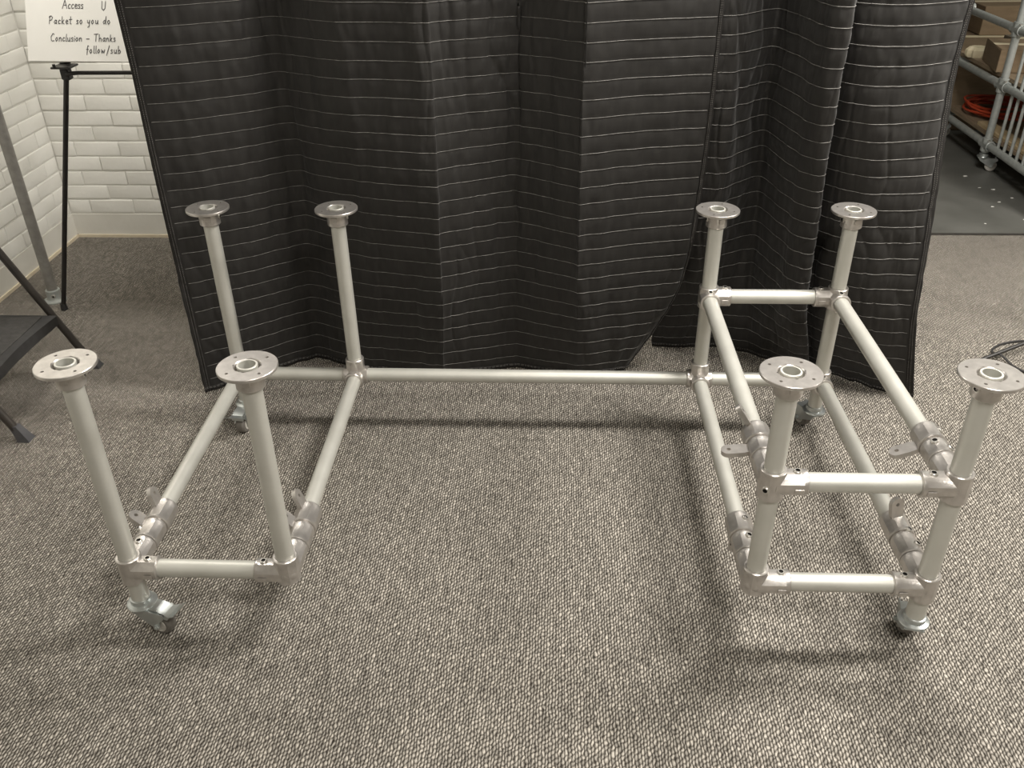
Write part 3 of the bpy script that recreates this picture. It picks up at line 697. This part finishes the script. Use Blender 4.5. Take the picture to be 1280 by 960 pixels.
# single-stroke handwriting
G = {
 'A': (0.7, [[(0, 0), (.32, 1), (.62, 0)], [(.1, .4), (.52, .4)]]), 'c': (.42, [[(.36, .42), (.2, .5), (.03, .28), (.12, .02), (.36, .08)]]),
 'e': (.42, [[(.05, .25), (.34, .3), (.3, .46), (.15, .5), (.03, .25), (.14, 0), (.36, .08)]]), 's': (.36, [[(.3, .44), (.12, .5), (.06, .34), (.26, .2), (.24, .03), (.02, .04)]]),
 'P': (.6, [[(.08, 0), (.12, 1)], [(0, .85), (.3, 1.02), (.52, .8), (.38, .5), (.1, .45)]]), 'a': (.46, [[(.36, .4), (.2, .5), (.03, .25), (.14, .02), (.34, .2), (.37, .48), (.36, .1), (.44, 0)]]),
 'k': (.46, [[(.06, 0), (.08, .9)], [(.36, .5), (.08, .22), (.4, 0)]]), 't': (.4, [[(.18, .9), (.16, .05), (.32, 0)], [(0, .55), (.38, .58)]]),
 'o': (.46, [[(.2, .5), (.03, .25), (.18, 0), (.38, .22), (.26, .48), (.18, .5)]]), 'y': (.46, [[(.04, .48), (.1, .15), (.3, .12), (.38, .48)], [(.38, .48), (.3, -.3), (.1, -.4)]]),
 'u': (.48, [[(.04, .48), (.08, .08), (.24, .02), (.36, .2), (.38, .48), (.38, .05), (.46, 0)]]), 'd': (.48, [[(.36, .4), (.2, .48), (.03, .25), (.14, .02), (.34, .18), (.42, .95), (.38, .1), (.46, 0)]]),
 'C': (.62, [[(.56, .9), (.34, 1.02), (.06, .6), (.12, .12), (.36, 0), (.54, .1)]]), 'n': (.46, [[(.04, .48), (.06, 0)], [(.06, .3), (.24, .5), (.36, .36), (.38, 0)]]),
 'l': (.22, [[(.1, .95), (.08, .05), (.2, 0)]]), 'i': (.2, [[(.09, .45), (.08, 0)], [(.1, .64), (.11, .69)]]), '-': (.6, [[(.05, .3), (.5, .33)]]),
 'T': (.62, [[(0, .95), (.6, 1.0)], [(.3, .97), (.28, 0)]]), 'h': (.48, [[(.06, .95), (.06, 0)], [(.06, .3), (.22, .5), (.36, .34), (.38, 0)]]),
 'f': (.36, [[(.34, .9), (.2, .98), (.14, .7), (.12, -.2)], [(0, .48), (.3, .5)]]), '/': (.5, [[(.05, -.25), (.42, 1.0)]]), 'w': (.6, [[(.02, .48), (.12, .02), (.26, .36), (.4, .02), (.54, .48)]]),
 'r': (.36, [[(.05, .48), (.06, 0)], [(.06, .28), (.2, .48), (.32, .46)]]), 'm': (.66, [[(.04, .48), (.05, 0)], [(.05, .3), (.18, .5), (.28, .3), (.29, 0)], [(.29, .3), (.44, .5), (.54, .3), (.56, 0)]]), 'U': (.62, [[(.05, .98), (.08, .2), (.28, 0), (.48, .2), (.52, .98)]]), 'p': (.46, [[(.06, .48), (.05, -.4)], [(.06, .36), (.24, .5), (.4, .25), (.22, 0), (.06, .12)]]), 'b': (.46, [[(.06, .95), (.06, 0)], [(.06, .3), (.24, .48), (.4, .22), (.22, 0), (.06, .06)]]), ' ': (.42, [])}
hw = B()
def write(text, u0, v0, size, sp=1.0):
    x = u0
    for ch in text:
        w, strokes = G[ch]
        for st_ in strokes:
            pts = []
            for (a, c) in st_: pts.append((x+a*size*0.95+c*size*0.10+random.uniform(-.0003, .0003), v0+c*size+random.uniform(-.0003, .0003)))
            for i in range(len(pts)-1):
                a = Vector(pts[i]); c = Vector(pts[i+1]); d = c-a
                if d.length < 1e-6: continue
                d.normalize(); nn = Vector((-d.y, d.x))*0.00085; a = a-d*0.0006; c = c+d*0.0006
                o = len(hw.v)
                for q in (a-nn, c-nn, c+nn, a+nn):
                    cc = 0.0012*math.sin(q.x*9+0.0012*500)*(1-q.y/0.621)
                    hw.v.append(tuple(pu*q.x+pv*q.y+pn*(0.0024+cc)))
                hw.f.append((o, o+1, o+2, o+3)); hw.m.append(0)
        x += w*size*1.02*sp
PX = 0.00212; PV = 0.00188
def line(text, px, py, size, sp=1.0): write(text, (px-32.5)*PX, (77-py)*PV, size, sp)
line('Access', 79, 10, 0.0205); 
line('U', 127, 12, 0.021)
line('Packet so you do', 61, 29.5, 0.0190, 1.18)
line('Conclusion - Thanks', 62, 51.5, 0.0180, 1.12)
line('follow/sub', 106, 66.5, 0.0185, 1.2)
stuff(part('handwriting', hw, M['ink'], pad, smooth=False))

# ------------------------------------------------------------------ steel post by the left wall
po = thing('steel_pipe_post', 'upright galvanised steel pipe with a round foot near the left brick wall', 'pipe', (-1.490, 1.283, 0))
b = B(); b.tube((0, 0, 0.012), (0, 0, 1.62), 0.0150, 20); part('pipe', b, M['galv'], po)
b = B(); b.lathe((0, 0, 0), (0, 0, 1), [(0.032, 0), (0.033, 0.002), (0.032, 0.005), (0.023, 0.008), (0.0205, 0.012), (0.0205, 0.036), (0.0190, 0.038), (0.0152, 0.038)], 28, (True, False)); ft = part('foot', b, M['galv2'], po)
place('set_screw', screw_me, (0.008, -0.0190, 0.022), ft, rot=(R(90), 0, 0))
b = B(); b.lathe((0, 0, 1.615), (0, 0, 1), [(0.017, 0), (0.017, 0.01), (0.010, 0.016)], 20); part('end_cap', b, M['galv'], po)

# ------------------------------------------------------------------ folding step stool at the left edge
S_ = Vector((-1.33, 0.725, 0))
sst = thing('folding_step_stool', 'black folding step stool with a dark ribbed tread, cut by the left edge', 'step stool', S_)
def spart(name, b, mat, par=sst, angle=32):
    b.v = [tuple(Vector(p)-S_) for p in b.v]; return part(name, b, mat, par, angle=angle)
def foot_cap(par, p, d, size=1.0):
    b = B(); p = Vector(p); rings = []
    for w, dp, h, dx in ((0.030, 0.028, 0.0, 0.006), (0.027, 0.025, 0.006, 0.005), (0.019, 0.019, 0.030, -0.006), (0.0175, 0.0175, 0.040, -0.011)):
        rings.append([p+Vector((dx+sx*w/2*size, sy*dp/2*size, h*size)) for sx, sy in ((-1, -1), (1, -1), (1, 1), (-1, 1))])
    b.ring_skin(rings, (True, True)); return spart('foot_cap', b, M['foot'], par)
TR = 0.0098
for y in (0.893, 0.556):
    x0 = -1.192 if y > 0.7 else -1.206
    f0 = Vector((x0, y, 0.008)); top = f0+Vector((-0.262, 0, 0.545)); b = B(); b.tube(f0, top, TR, 14); o = spart('front_leg', b, M['stool_tube'])
    foot_cap(o, (x0, y, 0.0), None)
    yi = y+(-0.024 if y > 0.7 else 0.024)
    r0 = Vector((-1.300-0.27, yi, 0.008)); r1 = f0.lerp(top, 0.93)+Vector((0, yi-y, 0)); b = B(); b.tube(r0, r1, TR*0.9, 12); o = spart('rear_leg', b, M['stool_tube'])
    foot_cap(o, (r0.x, r0.y, 0.0), None, 0.9)
def tread(z, xf, xb):
    b = B(); n = 14; rings = []
    for i in range(n+1):
        t = i/n; y = 0.572+(0.880-0.572)*t
        bow = 0.012*math.sin(math.pi*t)
        rings.append([Vector((xf-bow*0.6, y, z-0.026)), Vector((xf-bow, y, z-0.002)), Vector((xf-0.004-bow, y, z)), Vector((xb, y, z)), Vector((xb, y, z-0.018)), Vector((xf-0.012-bow, y, z-0.022))])
    b.ring_skin(rings, (True, True), 0); o = spart('tread', b, M['black_soft'])
    b = B(); b.box(((xf+xb)/2-0.012, 0.726, z+0.0008), (abs(xf-xb)-0.04, 0.285, 0.0016)); spart('grip_mat', b, M['tread'], o)
tread(0.158, -1.243, -1.425); tread(0.35, -1.335, -1.48)
b = B(); b.path([(-1.454, 0.556, 0.553), (-1.462, 0.57, 0.567), (-1.464, 0.60, 0.572), (-1.464, 0.85, 0.572), (-1.462, 0.88, 0.567), (-1.454, 0.893, 0.553)], TR, 12); spart('handle', b, M['stool_tube'])

# ------------------------------------------------------------------ stand leg and cable at the right edge
ls = thing('tripod_stand', 'low black tripod stand whose leg lies near the right edge of the carpet', 'stand', (1.50, 1.12, 0))
hub = Vector((1.50, 1.12, 0))
for a, b_ in ((Vector((1.110, 0.945, 0.0055)), 1), (Vector((1.62, 1.48, 0.0055)), 2), (Vector((1.86, 0.92, 0.0055)), 3)):
    b = B(); d = (hub+Vector((0, 0, 0.06))-a); b.tube(a-hub, a-hub+d*0.97, 0.0052, 10); o = part('leg', b, M['black'], ls)
b = B(); b.tube((0, 0, 0.03), (0, 0, 0.95), 0.0095, 14); part('pole', b, M['black'], ls)
b = B(); b.lathe((0, 0, 0.045), (0, 0, 1), [(0.014, 0), (0.018, 0.006), (0.018, 0.026), (0.013, 0.032)], 16); part('collar', b, M['black_soft'], ls)
pts = [(1.60, 1.00, .004), (1.42, 1.075, .004), (1.34, 1.082, .004), (1.281, 1.074, .004), (1.235, 1.055, .004), (1.205, 1.028, .0045), (1.196, 1.002, .008), (1.200, 0.984, .016), (1.21, 0.972, .012), (1.222, 0.945, .004), (1.24, 0.912, .004), (1.27, 0.893, .004), (1.33, 0.888, .004), (1.5, 0.93, .004)]
def smooth_path(pts, n=6):
    pts = [Vector(p) for p in pts]; out = []
    for i in range(len(pts)-1):
        g = lambda j: pts[max(0, min(len(pts)-1, j))]
        for k in range(n): out.append(cr(g(i-1), g(i), g(i+1), g(i+2), k/n))
    return out+[pts[-1]]
b = B(); b.path(smooth_path(pts), 0.0028, 8); tag(part('power_cable', b, M['black_soft']), 'thin black cable looped on the carpet over the stand leg', 'cable')

# ------------------------------------------------------------------ store area: pipe cart with boxes
CX, CY = 1.780, 2.55
ct = thing('pipe_cart', 'grey galvanised pipe cart on casters with barred side, beyond the carpet', 'cart', (CX, CY, 0))
CO = Vector((CX, CY, 0)); CZ1, CZ2, CZ3 = 0.106, 0.338, 0.545; cw = 0.62; y0c, y1c = 1.98, 3.05; CR_ = 0.0145
def cpart(name, b, mat, par=ct, angle=32):
    b.v = [tuple(Vector(p)-CO) for p in b.v]; return part(name, b, mat, par, angle=angle)
for xx in (CX, CX+cw):
    for yy in (y0c, CY, y1c):
        b = B(); b.tube((xx, yy, 0.075), (xx, yy, 0.80), CR_, 18); cpart('post', b, M['galv2'])
        for z in (CZ1, CZ2, CZ3):
            b = B(); p = Vector((xx, yy, z))
            sleeve(b, p, DIR['y'], -0.038, 0.038, 0.0195); sleeve(b, p, DIR['z'], -0.026, 0.028, 0.0195)
            if xx == CX: sleeve(b, p, DIR['x'], -0.003, 0.034, 0.0195)
            o = cpart('tee_fitting', b, M['galv2'], angle=24)
            place('set_screw', screw_me, p-CO+Vector((-0.004, -0.022, 0.0195)), o)
    for z in (CZ1, CZ2, CZ3):
        b = B(); b.tube((xx, y0c-0.02, z), (xx, y1c+0.02, z), CR_, 18); cpart('rail', b, M['galv2'])
for yy in (y0c, y1c):
    for z in (CZ1, CZ2): 
        b = B(); b.tube((CX, yy, z), (CX+cw, yy, z), CR_, 16); cpart('rail', b, M['galv2'])
for i in range(9):
    yy = CY-0.085-i*0.054
    b = B(); b.tube((CX+0.006, yy, CZ1), (CX+0.006, yy, 0.56), 0.0062, 10); cpart('bar', b, M['galv2'])
b = B(); b.box((CX+cw/2, (y0c+y1c)/2, CZ1+0.026), (cw-0.03, y1c-y0c-0.02, 0.014)); cpart('lower_deck', b, M['ply'])
b = B(); b.box((CX+cw/2, (y0c+y1c)/2, CZ2+0.024), (cw-0.03, y1c-y0c-0.02, 0.014)); cpart('upper_deck', b, M['ply'])
for xx in (CX, CX+cw):
    for yy in (y0c, CY, y1c):
        e = bpy.data.objects.new('caster', None); col.objects.link(e); e.parent = ct; e.location = (Vector((xx, yy, 0))-CO)*K; e.rotation_euler = (0, 0, R(-14)); e.empty_display_size = 0.02
        for nm in ('swivel_head', 'fork', 'wheel', 'hub', 'hub_', 'axle'):
            o = place(nm.rstrip('_'), CP[nm], (0, 0, 0), e)
            if nm == 'wheel':
                if 'pale_wheel' not in bpy.data.meshes:
                    mm = CP[nm].copy(); mm.name = 'pale_wheel'; mm.materials.clear(); mm.materials.append(M['hub'])
                o.data = bpy.data.meshes['pale_wheel']
def carton(label, c, sz, rz, mat, flaps=True):
    c = Vector(c); t = thing('cardboard_box', label, 'box', c, 'cardboard boxes on the cart'); t.rotation_euler = (0, 0, R(rz))
    b = B(); b.box((0, 0, sz[2]/2), sz, bev=0.002); part('carton', b, mat, t)
    for s_ in (-1, 1):
        b = B(); b.box((0, s_*(sz[1]/4+0.0006), sz[2]+0.001), (sz[0]-0.003, sz[1]/2-0.003, 0.002)); part('flap', b, mat, t, smooth=False)
    b = B(); b.box((0, 0, sz[2]+0.0024), (sz[0]*1.0, 0.034, 0.0008)); part('packing_tape', b, M['tape'], t, smooth=False)
UD = CZ2+0.0312
carton('brown cardboard box at the near end of the cart shelf, behind the upper pipe', (CX+0.185, 2.72, UD), (0.34, 0.24, 0.085), -10, M['card'])
carton('darker brown cardboard box at the far end of the cart shelf', (CX+0.36, 2.95, UD), (0.36, 0.16, 0.07), 2, M['card_dark'])
b = B()
rngs = []
for h_, w_ in ((0, 0.85), (0.012, 1.0), (0.03, 0.98), (0.042, 0.7)):
    rngs.append([Vector((0.045*w_*math.cos(2*math.pi*j/20)*(1+0.12*math.sin(3*j)), 0.035*w_*math.sin(2*math.pi*j/20)*(1+0.1*math.cos(2*j)), h_)) for j in range(20)])
b.ring_skin(rngs, (True, True)); o = part('cloth_bundle', b, M['tape'], loc=(CX+0.04, 2.93, UD)); tag(o, 'small pale yellow bundle on the cart shelf beside the boxes', 'bundle')
def big_carton(label, c, sz, mat):
    t = thing('shipping_box', label, 'box', c, 'shipping boxes behind the cart')
    b = B(); b.box((0, 0, sz[2]/2), sz, bev=0.003); part('carton', b, mat, t)
    b = B(); b.box((0, 0, sz[2]+0.0006), (sz[0], 0.04, 0.001)); part('packing_tape', b, M['tape'], t, smooth=False)
big_carton('wide low brown shipping box on the floor behind the pipe cart', (2.20, 3.46, 0), (0.95, 0.66, 0.355), M['card'])
big_carton('brown shipping box stacked on the wide low box behind the cart', (2.38, 3.62, 0.357), (0.66, 0.30, 0.13), M['card'])
# coil of orange cord on the lower deck
b = B(); pts = []
LD = CZ1+0.0332
for i in range(150):
    a = i*2*math.pi/22; rr = 0.115+0.022*math.sin(i*0.37)
    pts.append((rr*math.cos(a)*1.05, rr*math.sin(a)*1.25, 0.006+0.0055*(i/22)+0.004*(1+math.sin(i*0.9))))
b.path(pts, 0.0048, 6); tag(part('extension_cord', b, M['orange'], loc=(CX+0.175, 2.885, LD)), 'coil of orange-red extension cord lying on the lower shelf of the cart', 'cord')
b = B(); b.box((0, 0, 0.008), (0.058, 0.44, 0.016), bev=0.002); tag(place('lumber_board', b.mesh('lumber_board', [M['wood']], True), (CX+0.050, 2.50, LD), None, R(0.5)), 'pale pine board lying along the edge of the lower cart shelf', 'board')
b = B(); b.box((0, 0, 0.04), (0.22, 0.20, 0.08), bev=0.002); tag(part('wooden_crate', b, M['card_dark'], loc=(CX+0.40, 2.45, LD)), 'dark brown crate on the lower shelf of the cart behind the bars', 'crate')
# flecks of paper on the store floor
for k, (x, y, s_) in enumerate([(1.690, 2.47, .011), (1.735, 2.31, .012), (1.69, 2.33, .007), (1.765, 2.215, .008), (1.70, 2.17, .008), (1.655, 2.12, .007), (1.715, 1.99, .009), (1.56, 1.95, .006)]):
    rr = random.Random(k); b = B(); n = 7
    b.ring_skin([[Vector((s_*math.cos(2*math.pi*j/n)*rr.uniform(.5, 1), s_*.55*math.sin(2*math.pi*j/n)*rr.uniform(.5, 1), z)) for j in range(n)] for z in (0.0002, 0.0014)], (True, True))
    tag(part('paper_scrap', b, M['paper'], smooth=False, loc=(x, y, 0)), 'tiny white paper scrap on the dark floor beside the pipe cart', 'scrap', 'paper scraps on the store floor')

# ------------------------------------------------------------------ ceiling light housings, the last one around the added corner lamp
names = ['ceiling light fitting over the right of the pipe frame', 'ceiling light fitting farthest right of the pipe frame', 'ceiling light fitting behind the camera position', 'unseen ceiling light added to brighten the walls of the easel corner']
for (lx, ly, sx, sy, w), nm in zip(LIGHTS, names):
    t = thing('ceiling_light', nm, 'light', (lx, ly, CEIL-0.001)); b = B()
    for s_ in (-1, 1):
        b.box((0, s_*(sy/2+0.012), -0.02), (sx+0.06, 0.02, 0.04)); b.box((s_*(sx/2+0.012), 0, -0.02), (0.02, sy+0.04, 0.04))
    part('frame', b, M['housing'], t, smooth=False)
    b = B(); b.box((0, 0, -0.012), (sx, sy, 0.02)); part('reflector', b, M['housing'], t, smooth=False)
